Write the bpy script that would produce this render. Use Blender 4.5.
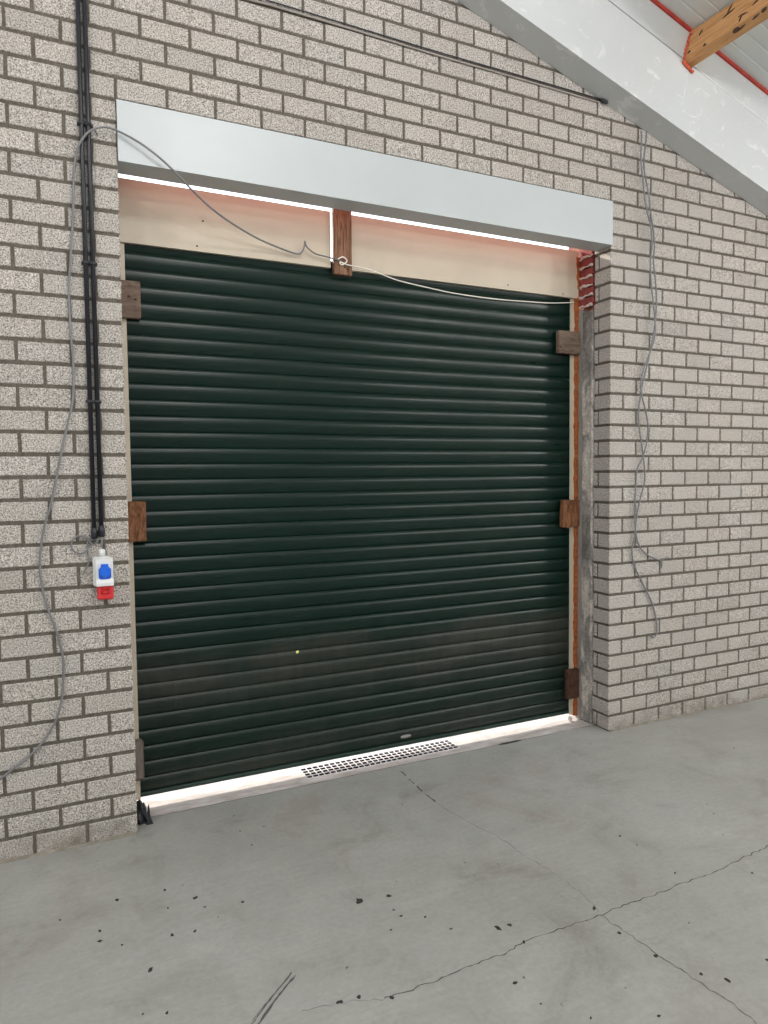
import bpy, bmesh, math, random
from mathutils import Vector, Matrix
random.seed(7)
for o in list(bpy.data.objects): bpy.data.objects.remove(o)
scene = bpy.context.scene
COL = scene.collection

# ---------------------------------------------------------------- camera
RX, RY, RZ = 0.0487, -0.4417, -0.0223
CAM = Vector((0.1331, -3.3753, 1.6538))
FPX = 700.0
def rodrigues(r):
    r = Vector(r); return Matrix.Rotation(r.length, 3, r.normalized())
R = rodrigues((RX, RY, RZ)) @ Matrix(((1, 0, 0), (0, 0, -1), (0, 1, 0)))    # world -> right, down, forward
camd = bpy.data.cameras.new('camera'); cam = bpy.data.objects.new('camera', camd); COL.objects.link(cam)
right, down, fwd = Vector(R[0]), Vector(R[1]), Vector(R[2])
rotm = Matrix((right, -down, -fwd)).transposed()
cam.matrix_world = Matrix.Translation(CAM) @ rotm.to_4x4()
camd.sensor_fit = 'HORIZONTAL'; camd.sensor_width = 36.0; camd.lens = FPX / 768 * 36.0
camd.clip_start = 0.05; camd.clip_end = 200
scene.camera = cam

def ray(u, v): return R.transposed() @ Vector(((u - 384) / FPX, (v - 512) / FPX, 1.0))
def aty(u, v, y): d = ray(u, v); return CAM + d * ((y - CAM.y) / d.y)      # point of the place seen at a pixel, on a plane y = const
def atz(u, v, z=0.0): d = ray(u, v); return CAM + d * ((z - CAM.z) / d.z)

# ---------------------------------------------------------------- light and exposure
scene.view_settings.view_transform = 'Standard'
scene.view_settings.look = 'None'
scene.view_settings.gamma = 1.0
scene.view_settings.use_curve_mapping = False
scene.view_settings.exposure = 0.0
w = bpy.data.worlds.new('world'); scene.world = w; w.use_nodes = True
bg = w.node_tree.nodes['Background']; bg.inputs[0].default_value = (0.86, 0.93, 1.0, 1); bg.inputs[1].default_value = 2.6
sd = bpy.data.lights.new('sun', 'SUN'); sd.energy = 7.5; sd.angle = math.radians(0.6); sd.color = (1.0, 0.90, 0.76)
sun = bpy.data.objects.new('sun', sd); COL.objects.link(sun)
sun.rotation_euler = Vector((0.35, -1.0, -0.478)).to_track_quat('-Z', 'Y').to_euler()
LAMPS = [  # hall ceiling lamps: x, y, z, watts
    (-3.2, -3.4, 4.4, 200), (-3.2, -7.5, 4.4, 190),
    (1.3, -2.9, 4.45, 108), (1.6, -7.5, 4.3, 190),
    (6.0, -3.1, 3.1, 135), (6.0, -7.0, 3.1, 240)]
for i, (lx, ly, lz, e) in enumerate(LAMPS):
    ld = bpy.data.lights.new('hall_lamp', 'POINT'); ld.shadow_soft_size = 0.25
    ld.energy = e; ld.color = (1.0, 0.975, 0.962)
    lo = bpy.data.objects.new('hall_lamp', ld); COL.objects.link(lo); lo.location = (lx, ly, lz)

# ---------------------------------------------------------------- materials
def mat(name, rough=0.7, metal=0.0, spec=0.5):
    m = bpy.data.materials.new(name); m.use_nodes = True
    b = m.node_tree.nodes['Principled BSDF']
    b.inputs['Roughness'].default_value = rough; b.inputs['Metallic'].default_value = metal
    b.inputs['Specular IOR Level'].default_value = spec
    return m, m.node_tree, b
def coord(nt, scale=(1, 1, 1), rot=(0, 0, 0)):
    t = nt.nodes.new('ShaderNodeTexCoord'); mp = nt.nodes.new('ShaderNodeMapping')
    mp.inputs['Scale'].default_value = scale; mp.inputs['Rotation'].default_value = rot
    nt.links.new(t.outputs['Object'], mp.inputs[0]); return mp.outputs[0]
def noise(nt, vec, scale, detail=3, rough=0.6, dist=0.0):
    n = nt.nodes.new('ShaderNodeTexNoise'); n.inputs['Scale'].default_value = scale
    n.inputs['Detail'].default_value = detail; n.inputs['Roughness'].default_value = rough
    n.inputs['Distortion'].default_value = dist
    nt.links.new(vec, n.inputs['Vector']); return n.outputs['Fac']
def ramp(nt, fac, stops):
    r = nt.nodes.new('ShaderNodeValToRGB'); e = r.color_ramp.elements
    while len(e) < len(stops): e.new(0.5)
    for el, (p, c) in zip(e, stops):
        el.position = p; el.color = (c[0], c[1], c[2], 1) if hasattr(c, '__len__') else (c, c, c, 1)
    nt.links.new(fac, r.inputs[0]); return r.outputs[0]
def mix(nt, a, b, fac, mode='MIX'):
    m = nt.nodes.new('ShaderNodeMix'); m.data_type = 'RGBA'; m.blend_type = mode
    for s, v in ((6, a), (7, b), (0, fac)):
        if hasattr(v, 'links') or hasattr(v, 'is_linked'): nt.links.new(v, m.inputs[s])
        elif hasattr(v, '__len__'): m.inputs[s].default_value = (v[0], v[1], v[2], 1)
        else: m.inputs[s].default_value = v
    return m.outputs[2]
def bump(nt, b, h, strength, dist=0.002):
    n = nt.nodes.new('ShaderNodeBump'); n.inputs['Strength'].default_value = strength; n.inputs['Distance'].default_value = dist
    nt.links.new(h, n.inputs['Height']); nt.links.new(n.outputs[0], b.inputs['Normal'])
def setc(nt, b, c):
    if hasattr(c, '__len__') and not hasattr(c, 'is_linked'): b.inputs['Base Color'].default_value = (c[0], c[1], c[2], 1)
    else: nt.links.new(c, b.inputs['Base Color'])
def math_(nt, op, a, b=None):
    n = nt.nodes.new('ShaderNodeMath'); n.operation = op
    for i, v in enumerate((a, b)):
        if v is None: continue
        if hasattr(v, 'is_linked'): nt.links.new(v, n.inputs[i])
        else: n.inputs[i].default_value = v
    return n.outputs[0]
def sep(nt, vec):
    s = nt.nodes.new('ShaderNodeSeparateXYZ'); nt.links.new(vec, s.inputs[0]); return s.outputs

def m_brick():
    m, nt, b = mat('split_concrete_brick', 0.9, 0, 0.25)
    v = coord(nt)
    n1 = noise(nt, v, 150, 3, 0.65); n2 = noise(nt, v, 420, 2, 0.6); n3 = noise(nt, v, 1.3, 3)
    c = ramp(nt, n1, [(0.34, (0.13, 0.118, 0.105)), (0.43, (0.40, 0.372, 0.343)), (0.52, (0.56, 0.527, 0.492)), (0.64, (0.80, 0.765, 0.73))])
    c = mix(nt, c, ramp(nt, n2, [(0.38, (0.25, 0.24, 0.23)), (0.50, (1, 1, 1))]), 0.7, 'MULTIPLY')
    at = nt.nodes.new('ShaderNodeAttribute'); at.attribute_name = 'tint'
    c = mix(nt, c, at.outputs['Color'], 1.0, 'MULTIPLY')
    c = mix(nt, c, ramp(nt, n3, [(0.3, (0.92, 0.915, 0.9)), (0.7, (1.0, 1.0, 1.0))]), 1.0, 'MULTIPLY')
    # grime splashed on the lowest courses
    z = sep(nt, v)[2]
    g = math_(nt, 'MULTIPLY', ramp(nt, z, [(0.0, 1.0), (0.16, 0.0)]), ramp(nt, noise(nt, v, 9, 4), [(0.35, 0.0), (0.7, 1.0)]))
    c = mix(nt, c, (0.17, 0.15, 0.125), g)
    setc(nt, b, c)
    bump(nt, b, mix(nt, n1, n2, 0.35), 0.9, 0.004)
    return m
def m_mortar():
    m, nt, b = mat('mortar_joint', 0.95, 0, 0.2); v = coord(nt)
    setc(nt, b, ramp(nt, noise(nt, v, 90, 4), [(0.3, (0.085, 0.076, 0.062)), (0.7, (0.165, 0.148, 0.124))]))
    bump(nt, b, noise(nt, v, 300, 3), 0.6, 0.002); return m
def m_floor():
    m, nt, b = mat('floor_concrete', 0.6, 0, 0.5); v = coord(nt)
    big = noise(nt, v, 0.55, 5, 0.6, 0.6); mid = noise(nt, v, 2.6, 6, 0.65, 0.8); fine = noise(nt, v, 45, 4, 0.7)
    c = ramp(nt, big, [(0.3, (0.30, 0.302, 0.28)), (0.52, (0.365, 0.37, 0.352)), (0.72, (0.40, 0.405, 0.39))])
    c = mix(nt, c, ramp(nt, mid, [(0.28, (0.74, 0.73, 0.70)), (0.46, (0.97, 0.97, 0.96)), (0.52, (1, 1, 1)), (0.75, (1.12, 1.12, 1.12))]), 0.95, 'MULTIPLY')
    c = mix(nt, c, ramp(nt, fine, [(0.3, 0.86), (0.7, 1.08)]), 0.7, 'MULTIPLY')
    # trowel sweeps
    sw = noise(nt, coord(nt, (0.7, 5, 1), (0, 0, 0.6)), 2.2, 5, 0.7, 1.5)
    c = mix(nt, c, ramp(nt, sw, [(0.40, 1.0), (0.5, 0.965), (0.56, 1.03), (0.65, 1.0)]), 0.9, 'MULTIPLY')
    # brown oil and rust patches
    st = ramp(nt, noise(nt, coord(nt, (1, 1, 1)), 1.25, 5, 0.65, 0.5), [(0.58, 0.0), (0.76, 0.55)])
    c = mix(nt, c, (0.25, 0.20, 0.155), st)
    dk = ramp(nt, noise(nt, coord(nt, (1, 1.2, 1)), 3.4, 6, 0.7, 0.3), [(0.60, 0.0), (0.78, 0.5)])
    c = mix(nt, c, (0.17, 0.165, 0.15), dk)
    sp = ramp(nt, noise(nt, v, 22, 2, 0.5), [(0.735, 0.0), (0.76, 0.8)])
    c = mix(nt, c, (0.08, 0.08, 0.075), sp)
    setc(nt, b, c)
    nt.links.new(ramp(nt, mid, [(0.3, 0.42), (0.7, 0.58)]), b.inputs['Roughness'])
    bump(nt, b, mix(nt, mid, fine, 0.3), 0.25, 0.004); return m
def m_threshold():
    m, nt, b = mat('threshold_concrete', 0.8, 0, 0.3); v = coord(nt, (1, 3, 1))
    n = noise(nt, v, 6, 6, 0.7)
    c = ramp(nt, n, [(0.3, (0.36, 0.32, 0.295)), (0.5, (0.54, 0.495, 0.48)), (0.7, (0.68, 0.64, 0.63))])
    setc(nt, b, c); bump(nt, b, noise(nt, v, 40, 5), 0.4, 0.004); return m
def m_shutter():
    m, nt, b = mat('green_aluminium_slats', 0.28, 0, 0.30); v = coord(nt)
    s = sep(nt, v)
    n = noise(nt, coord(nt, (1, 1, 9)), 2.5, 5, 0.65)
    c = mix(nt, (0.0004, 0.0105, 0.0070), (0.0012, 0.0165, 0.0125), n)
    # dried dust bands along the lower slats, scrubbed unevenly
    z = s[2]
    zn = math_(nt, 'ADD', z, math_(nt, 'MULTIPLY', math_(nt, 'SUBTRACT', noise(nt, coord(nt, (1, 1, 0.3)), 1.6, 3), 0.5), 0.30))
    band = ramp(nt, math_(nt, 'DIVIDE', zn, 2.8), [(0.0, 0.55), (0.06, 0.35), (0.10, 0.12), (0.15, 0.35), (0.20, 0.85), (0.245, 0.65), (0.275, 0.06), (0.30, 0.0)])
    st = ramp(nt, noise(nt, coord(nt, (9, 1, 1.2)), 3, 5, 0.7), [(0.3, 0.35), (0.65, 1.0)])
    pt = ramp(nt, noise(nt, coord(nt, (1, 1, 2.2)), 1.4, 4, 0.6), [(0.30, 0.25), (0.55, 1.0)])
    d = math_(nt, 'MULTIPLY', math_(nt, 'MULTIPLY', band, st), math_(nt, 'MULTIPLY', pt, 0.62))
    c = mix(nt, c, (0.088, 0.076, 0.062), d)
    # light scratches and drip marks
    sc = ramp(nt, noise(nt, coord(nt, (14, 1, 2.5)), 3.3, 3, 0.7), [(0.67, 0.0), (0.75, 0.10)])
    c = mix(nt, c, (0.10, 0.12, 0.11), sc)
    dr = ramp(nt, noise(nt, coord(nt, (1.6, 1, 1.0)), 1.1, 6, 0.75), [(0.55, 0.0), (0.75, 0.07)])
    c = mix(nt, c, (0.075, 0.10, 0.09), dr)
    setc(nt, b, c)
    nt.links.new(math_(nt, 'ADD', math_(nt, 'MULTIPLY', d, 0.3), ramp(nt, n, [(0.3, 0.27), (0.7, 0.33)])), b.inputs['Roughness'])
    return m
def m_flat(name, c, rough=0.6, metal=0.0, vary=0.12, scale=8.0, bmp=0.0, spec=0.5, stretch=(1, 1, 1)):
    m, nt, b = mat(name, rough, metal, spec); v = coord(nt, stretch)
    n = noise(nt, v, scale, 4)
    lo = tuple(x * (1 - vary) for x in c); hi = tuple(min(1, x * (1 + vary)) for x in c)
    setc(nt, b, ramp(nt, n, [(0.3, lo), (0.7, hi)]))
    if bmp: bump(nt, b, noise(nt, v, scale * 6, 4), bmp, 0.004)
    return m
def m_wood(name, a, c2, stretch, dark=0.35):
    m, nt, b = mat(name, 0.75, 0, 0.3); v = coord(nt, stretch)
    n = noise(nt, v, 5, 5, 0.65, 1.2)
    c = ramp(nt, n, [(0.3, tuple(x * dark for x in a)), (0.45, a), (0.62, c2), (0.75, tuple(x * 0.6 for x in a))])
    setc(nt, b, c); bump(nt, b, n, 0.4, 0.004); return m
def m_smudged(name, base, hi, lo_s=0.565, scale=6.5):
    m, nt, b = mat(name, 0.5, 0, 0.4); v = coord(nt, (1, 1, 1.3))
    s = ramp(nt, noise(nt, v, scale, 6, 0.72, 1.6), [(lo_s, 0.0), (lo_s + 0.13, 0.75)])
    k = ramp(nt, noise(nt, v, 1.7, 3), [(0.42, 0.0), (0.56, 1.0)])
    c = mix(nt, base, hi, math_(nt, 'MULTIPLY', s, k))
    c = mix(nt, c, ramp(nt, noise(nt, v, 1.1, 4), [(0.3, 0.93), (0.7, 1.03)]), 1.0, 'MULTIPLY')
    setc(nt, b, c); return m
def m_rough_strip():
    m, nt, b = mat('broken_mortar_reveal', 0.95, 0, 0.2); v = coord(nt, (1, 1, 0.45))
    n = noise(nt, v, 7, 5, 0.7, 0.6); f = noise(nt, coord(nt), 60, 4, 0.7)
    c = ramp(nt, n, [(0.32, (0.17, 0.162, 0.15)), (0.45, (0.29, 0.28, 0.26)), (0.52, (0.36, 0.345, 0.325)), (0.55, (0.56, 0.52, 0.47)), (0.66, (0.64, 0.60, 0.54))])
    c = mix(nt, c, ramp(nt, f, [(0.35, 0.55), (0.6, 1.05)]), 0.8, 'MULTIPLY')
    setc(nt, b, c); bump(nt, b, f, 0.9, 0.006); return m
def m_foam(name, a, c2):
    m, nt, b = mat(name, 0.8, 0, 0.3); v = coord(nt)
    n = noise(nt, v, 45, 4, 0.7)
    setc(nt, b, ramp(nt, n, [(0.3, a), (0.7, c2)])); bump(nt, b, n, 0.9, 0.006); return m

M = {}
M['brick'] = m_brick(); M['mortar'] = m_mortar(); M['floor'] = m_floor(); M['threshold'] = m_threshold()
M['shutter'] = m_shutter()
M['rail'] = m_flat('dark_green_rail', (0.008, 0.03, 0.022), 0.5)
M['cream'] = m_flat('cream_painted_metal', (0.52, 0.47, 0.375), 0.5, 0, 0.06, 3)
M['fascia'] = m_flat('white_sheet_metal', (0.50, 0.54, 0.56), 0.38, 0, 0.03, 2)
M['beam'] = m_smudged('white_boarding', (0.60, 0.625, 0.635), (0.88, 0.90, 0.90))
M['ceiling'] = m_flat('white_roof_panel', (0.62, 0.65, 0.64), 0.45, 0, 0.04, 1.5)
M['plain'] = m_flat('plain_wall', (0.55, 0.54, 0.52), 0.85, 0, 0.08, 2)
M['outer'] = m_flat('outer_leaf_brick', (0.26, 0.10, 0.075), 0.9, 0, 0.25, 30, 0.4)
M['ground'] = m_flat('outside_paving', (0.62, 0.57, 0.56), 0.9, 0, 0.1, 12, 0.2)
M['strip'] = m_rough_strip()
M['concrete_edge'] = m_flat('grey_frame_edge', (0.27, 0.25, 0.23), 0.85, 0, 0.2, 25, 0.3, 0.3, (1, 1, 0.3))
M['red_brick'] = m_flat('red_brick', (0.23, 0.045, 0.04), 0.85, 0, 0.3, 60, 0.5)
M['pale_mortar'] = m_flat('pale_mortar', (0.62, 0.52, 0.47), 0.9, 0, 0.2, 50, 0.5)
M['foam'] = m_foam('orange_foam', (0.13, 0.035, 0.012), (0.45, 0.125, 0.025))
M['redfoam'] = m_foam('red_foam', (0.50, 0.07, 0.035), (0.72, 0.16, 0.09))
M['tape'] = m_flat('red_sealing_strip', (0.42, 0.045, 0.03), 0.7, 0, 0.2, 20)
M['pink'] = m_flat('salmon_insulation', (0.85, 0.42, 0.40), 0.9, 0, 0.08, 10)
M['grey_wood'] = m_wood('weathered_wood', (0.15, 0.105, 0.08), (0.22, 0.165, 0.125), (2, 2, 9), 0.5)
M['red_wood'] = m_wood('split_red_wood', (0.15, 0.062, 0.030), (0.30, 0.14, 0.065), (14, 8, 3), 0.2)
M['dark_wood'] = m_wood('dark_brown_wood', (0.055, 0.026, 0.018), (0.11, 0.055, 0.035), (10, 5, 3), 0.35)
M['pale_wood'] = m_wood('grey_pale_wood', (0.17, 0.15, 0.13), (0.23, 0.20, 0.17), (12, 5, 2), 0.7)
M['post_wood'] = m_wood('post_wood', (0.15, 0.075, 0.045), (0.30, 0.17, 0.10), (22, 8, 1.4), 0.25)
M['pine'] = m_wood('pine', (0.50, 0.255, 0.105), (0.62, 0.345, 0.155), (16, 0.8, 9), 0.62)
M['knot'] = m_flat('dark_knot', (0.06, 0.03, 0.018), 0.9)
M['black'] = m_flat('black_plastic', (0.012, 0.013, 0.02), 0.35, 0, 0.1)
M['black_rubber'] = m_flat('black_rubber', (0.02, 0.022, 0.028), 0.6, 0, 0.3, 30)
M['cable'] = m_flat('grey_cable', (0.19, 0.195, 0.205), 0.45, 0, 0.1)
M['dark_cable'] = m_flat('dark_grey_cable', (0.13, 0.135, 0.14), 0.45, 0, 0.1)
M['white_cable'] = m_flat('white_cable', (0.80, 0.77, 0.70), 0.5, 0, 0.1)
M['tube'] = m_flat('dusty_tube', (0.30, 0.27, 0.245), 0.6, 0, 0.15)
M['white_plastic'] = m_flat('white_plastic', (0.72, 0.74, 0.74), 0.35, 0, 0.03)
M['blue_plastic'] = m_flat('blue_plastic', (0.01, 0.13, 0.72), 0.3, 0, 0.05)
M['red_plastic'] = m_flat('red_plastic', (0.62, 0.015, 0.02), 0.3, 0, 0.05)
M['hole'] = m_flat('dark_drain', (0.01, 0.01, 0.012), 0.9)
M['crack'] = m_flat('crack_dirt', (0.055, 0.053, 0.048), 0.9)
M['fcrack'] = m_flat('faint_crack', (0.20, 0.20, 0.185), 0.9)
M['scuff'] = m_flat('scuff_rubber', (0.10, 0.10, 0.095), 0.8)
M['spot'] = m_flat('dark_spot', (0.03, 0.028, 0.026), 0.8)
M['fillet'] = m_flat('dusty_mortar_fillet', (0.24, 0.215, 0.18), 0.95, 0, 0.25, 20, 0.4)
M['grate'] = m_flat('pale_plastic_grate', (0.70, 0.66, 0.66), 0.5, 0, 0.05)
M['seal'] = m_flat('grey_seal', (0.25, 0.25, 0.24), 0.6)
M['yellow'] = m_flat('yellow_paint', (0.75, 0.72, 0.2), 0.5)

# ---------------------------------------------------------------- helpers
def obj(name, bm, mats, parent=None, smooth=False):
    me = bpy.data.meshes.new(name); bm.to_mesh(me); bm.free()
    o = bpy.data.objects.new(name, me); COL.objects.link(o)
    for m in (mats if isinstance(mats, (list, tuple)) else [mats]): me.materials.append(m)
    if smooth:
        for p in me.polygons: p.use_smooth = True
    if parent:                             # geometry is written in world coordinates
        o.parent = parent
        if parent.type == 'EMPTY': o.matrix_parent_inverse = Matrix.Translation(parent.location).inverted()
    return o
def empty(name, loc):
    o = bpy.data.objects.new(name, None); COL.objects.link(o); o.location = loc; o.empty_display_size = 0.1; return o
def tag(o, label=None, cat=None, group=None, kind=None):
    if label: o['label'] = label
    if cat: o['category'] = cat
    if group: o['group'] = group
    if kind: o['kind'] = kind
    return o
def box(bm, x0, x1, y0, y1, z0, z1, bev=0.0, mi=0, jit=0.0):
    vs = [bm.verts.new((x + random.uniform(-jit, jit), y + random.uniform(-jit, jit), z + random.uniform(-jit, jit)))
          for x in (x0, x1) for y in (y0, y1) for z in (z0, z1)]
    fs = [bm.faces.new([vs[i] for i in f]) for f in ((0, 1, 3, 2), (4, 6, 7, 5), (0, 4, 5, 1), (2, 3, 7, 6), (0, 2, 6, 4), (1, 5, 7, 3))]
    if bev:
        es = list({e for f in fs for e in f.edges})
        r = bmesh.ops.bevel(bm, geom=es, offset=bev, segments=1, affect='EDGES', profile=0.5)
        fs = [f for f in set(r['faces']) | set(f for f in fs if f.is_valid)]
    for f in fs:
        if f.is_valid: f.material_index = mi
    return [f for f in fs if f.is_valid]
def prism(bm, pts, ax, a, b, mi=0):
    """polygon pts in the plane across axis ax ('x': (y,z), 'y': (x,z), 'z': (x,y)), extruded a..b"""
    def P(p, t): return {'x': (t, p[0], p[1]), 'y': (p[0], t, p[1]), 'z': (p[0], p[1], t)}[ax]
    A = [bm.verts.new(P(p, a)) for p in pts]; B = [bm.verts.new(P(p, b)) for p in pts]
    n = len(pts); fs = [bm.faces.new(A), bm.faces.new(B[::-1])]
    for i in range(n): fs.append(bm.faces.new([A[i], B[i], B[(i + 1) % n], A[(i + 1) % n]]))
    for f in fs: f.material_index = mi
    return fs
def spline(pts, k=8):
    pts = [Vector(p) for p in pts]; out = []
    for i in range(len(pts) - 1):
        p0 = pts[max(i - 1, 0)]; p1 = pts[i]; p2 = pts[i + 1]; p3 = pts[min(i + 2, len(pts) - 1)]
        for j in range(k):
            t = j / k
            out.append(0.5 * ((2 * p1) + (p2 - p0) * t + (2 * p0 - 5 * p1 + 4 * p2 - p3) * t * t + (3 * p1 - p0 - 3 * p2 + p3) * t ** 3))
    out.append(pts[-1]); return out
def tube(bm, pts, r, n=10, mi=0):
    pts = [Vector(p) for p in pts]; rings = []
    up = Vector((0.0, 1.0, 0.0)); prev = None
    for i, p in enumerate(pts):
        d = (pts[min(i + 1, len(pts) - 1)] - pts[max(i - 1, 0)]).normalized()
        if prev is None:
            a = d.cross(up)
            if a.length < 0.1: a = d.cross(Vector((1, 0, 0)))
        else: a = prev - d * prev.dot(d)
        a.normalize(); b = d.cross(a); prev = a
        rr = r(i / (len(pts) - 1)) if callable(r) else r
        rings.append([bm.verts.new(p + (a * math.cos(t) + b * math.sin(t)) * rr) for t in [2 * math.pi * j / n for j in range(n)]])
    for q in range(len(rings) - 1):
        for j in range(n):
            f = bm.faces.new([rings[q][j], rings[q][(j + 1) % n], rings[q + 1][(j + 1) % n], rings[q + 1][j]]); f.material_index = mi; f.smooth = True
    bm.faces.new(rings[0][::-1]).material_index = mi; bm.faces.new(rings[-1]).material_index = mi
def fix(bm): bmesh.ops.recalc_face_normals(bm, faces=bm.faces)

# ---------------------------------------------------------------- dimensions
L, H = 0.22, 0.0978                   # brick length and course height with their joints
JX0, JX1 = 2 * L, 15 * L              # door opening in the inner leaf
RD = 0.147                            # reveal depth of the inner leaf
ZTOP = 34 * H                         # first course carried over the opening
RS = -0.30606
def rake(x): return 4.221 + RS * (x - 2.197)
XL, XR, YB = -5.06, 7.04, -12.0
BY = -0.167                           # front of the boxed rafter
CO = 0.633                            # ceiling height above the rafter's lower edge

# ---------------------------------------------------------------- brick gable wall
bm = bmesh.new()
tint = bm.loops.layers.float_color.new('tint')
def paint(fs):
    v = random.gauss(1.0, 0.035); w_ = random.gauss(0.000, 0.004)
    c = (v + w_, v, v - w_, 1)
    for f in fs:
        for l in f.loops: l[tint] = c
def face_brick(x0, x1, z0, z1):
    j = lambda: random.uniform(-0.0014, 0.0014)
    yo = random.uniform(0, 0.0018); s = 0.003
    cs = [(x0 + j(), z0 + j()), (x1 + j(), z0 + j()), (x1 + j(), z1 + j()), (x0 + j(), z1 + j())]
    ins = [(s, s), (-s, s), (-s, -s), (s, -s)]
    F = [bm.verts.new((a[0] + i[0], yo, a[1] + i[1])) for a, i in zip(cs, ins)]
    E_ = [bm.verts.new((a[0], yo + s, a[1])) for a in cs]
    B = [bm.verts.new((a[0], 0.02, a[1])) for a in cs]
    fs = [bm.faces.new(F)]
    for k in range(4):
        n = (k + 1) % 4
        fs.append(bm.faces.new([F[n], F[k], E_[k], E_[n]])); fs.append(bm.faces.new([E_[n], E_[k], B[k], B[n]]))
    for f in fs: f.material_index = 0
    paint(fs)
def bx_(q): return q * L if q >= 2 else JX0 + (q * L - JX0) * 0.974
JW, JB = 0.0070, 0.0080
nc = 72
for k in range(1, nc):
    z0 = (k - 1) * H + JB; z1 = k * H - JB
    off = 0.0 if k % 2 else 0.5
    c = math.floor(XL / L)
    while (c + off) * L < XR:
        x0 = bx_(c + off) + JW; x1 = bx_(c + off + 1) - JW; c += 1
        if z0 > rake(x0) + 0.12: continue
        x0 = max(x0, XL); x1 = min(x1, XR)
        if x1 - x0 < 0.02: continue
        if k <= 34:
            if x0 > JX0 - 0.02 and x1 < JX1 + 0.02: continue
            if x0 < JX0 < x1 + 0.01: x1 = JX0
            elif x0 - 0.01 < JX1 < x1: continue                # corner bricks built below
            if x0 < JX1 + 0.01 and x1 > JX1: continue
        face_brick(x0, x1, z0, z1)
for k in range(1, 35):                                          # quoins with their reveal faces
    z0 = (k - 1) * H + JB; z1 = k * H - JB
    def q(*a): 
        fs = box(bm, *a, bev=0.0035, jit=0.0008); paint(fs)
    rg = random.uniform(-0.006, 0.004)
    if k % 2:
        q(JX1, JX1 + L - JW, 0, 0.102, z0, z1)
        q(JX1 + 0.001, JX1 + 0.10, 0.114, RD + rg, z0, z1)
    else:
        q(JX1, JX1 + L / 2 - JW, 0, RD + rg, z0, z1)
    q(JX0 - 0.1, JX0, 0.025, RD, z0, z1)
m0 = 0.0055
def mortar(pts): 
    fs = prism(bm, pts, 'y', m0, RD - 0.01, 1)
    for f in fs:
        for l in f.loops: l[tint] = (1, 1, 1, 1)
mortar([(XL, 0), (JX0 - 0.004, 0), (JX0 - 0.004, ZTOP - 0.006), (JX0 - 0.004, rake(JX0) + 0.3), (XL, rake(XL) + 0.3)])
mortar([(JX0 - 0.004, ZTOP - 0.004), (JX1 + 0.005, ZTOP - 0.004), (JX1 + 0.005, rake(JX1) + 0.3), (JX0 - 0.004, rake(JX0) + 0.3)])
mortar([(JX1 + 0.005, 0), (XR, 0), (XR, rake(XR) + 0.3), (JX1 + 0.005, rake(JX1) + 0.3)])
wall = obj('wall_back', bm, [M['brick'], M['mortar']]); tag(wall, kind='structure')

# outer leaf, its lintel, and the reveal behind the inner leaf
bm = bmesh.new()
OY0, OY1 = 0.16, 0.42
box(bm, XL, JX0 - 0.01, OY0, OY1, 0, 4.2); box(bm, JX1 + 0.02, XR, OY0, OY1, 0, 4.2)
box(bm, JX0 - 0.01, JX1 + 0.004, 0.30, OY1, 3.26, 4.2)
prism(bm, [(XL, 4.2), (XR, 4.2), (XR, 4.21), (XL, rake(XL) + 0.6)], 'y', OY0, OY1)
o = obj('wall_outside', bm, M['outer']); tag(o, kind='structure')

# rough mortar strip on the right reveal
bm = bmesh.new()
ny, nz = 10, 220
from mathutils import noise as mn
zt = 2.70
grid = []
for i in range(nz + 1):
    z = zt * i / nz; row = []
    for j in range(ny + 1):
        y = 0.158 + (0.252 - 0.158) * j / ny
        d = 0.006 * mn.noise(Vector((y * 30, z * 14, 3))) + 0.004 * mn.noise(Vector((y * 80, z * 60, 9)))
        if j == 0: d -= 0.0; 
        yy = y + (0.008 * mn.noise(Vector((z * 22, 5, 1))) if j == 0 else 0)
        row.append(bm.verts.new((JX1 - 0.004 + d, yy, z)))
    grid.append(row)
for i in range(nz):
    for j in range(ny): bm.faces.new([grid[i][j], grid[i][j + 1], grid[i + 1][j + 1], grid[i + 1][j]])
ext = bmesh.ops.extrude_edge_only(bm, edges=[e for e in bm.edges if e.is_boundary])
for v in [g for g in ext['geom'] if isinstance(g, bmesh.types.BMVert)]: v.co.x = JX1 + 0.02
fix(bm)
o = obj('trim_1', bm, M['strip'], smooth=True); tag(o, kind='structure')
bm = bmesh.new()                       # smooth concrete-grey edge beside it
n = 60
for i in range(n):
    z0 = 2.72 * i / n; z1 = 2.72 * (i + 1) / n
    a = 0.003 * mn.noise(Vector((z0 * 9, 2, 2)))
    box(bm, JX1 - 0.010 + a, JX1 + 0.02, 0.250, 0.300, z0, z1)
bmesh.ops.remove_doubles(bm, verts=bm.verts, dist=0.0004)
o = obj('trim_2', bm, M['concrete_edge']); tag(o, kind='structure')
# exposed red bricks at the head of the reveal
bm = bmesh.new()
zb = 2.735
for i in range(6):
    box(bm, JX1 - 0.006, JX1 + 0.03, 0.160, 0.285, zb + 0.006, zb + 0.053, bev=0.004, jit=0.002)
    pts = [(JX1 - 0.004 + random.uniform(-0.006, 0.003), 0.160 + 0.125 * t / 7, zb + 0.001 + random.uniform(-0.006, 0.007)) for t in range(8)]
    tube(bm, spline(pts, 3), lambda t: 0.0075 + 0.003 * math.sin(t * 7 + i * 2), 8, 1)
    zb += 0.062
o = obj('trim_3', bm, [M['red_brick'], M['pale_mortar']]); tag(o, kind='structure')
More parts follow.
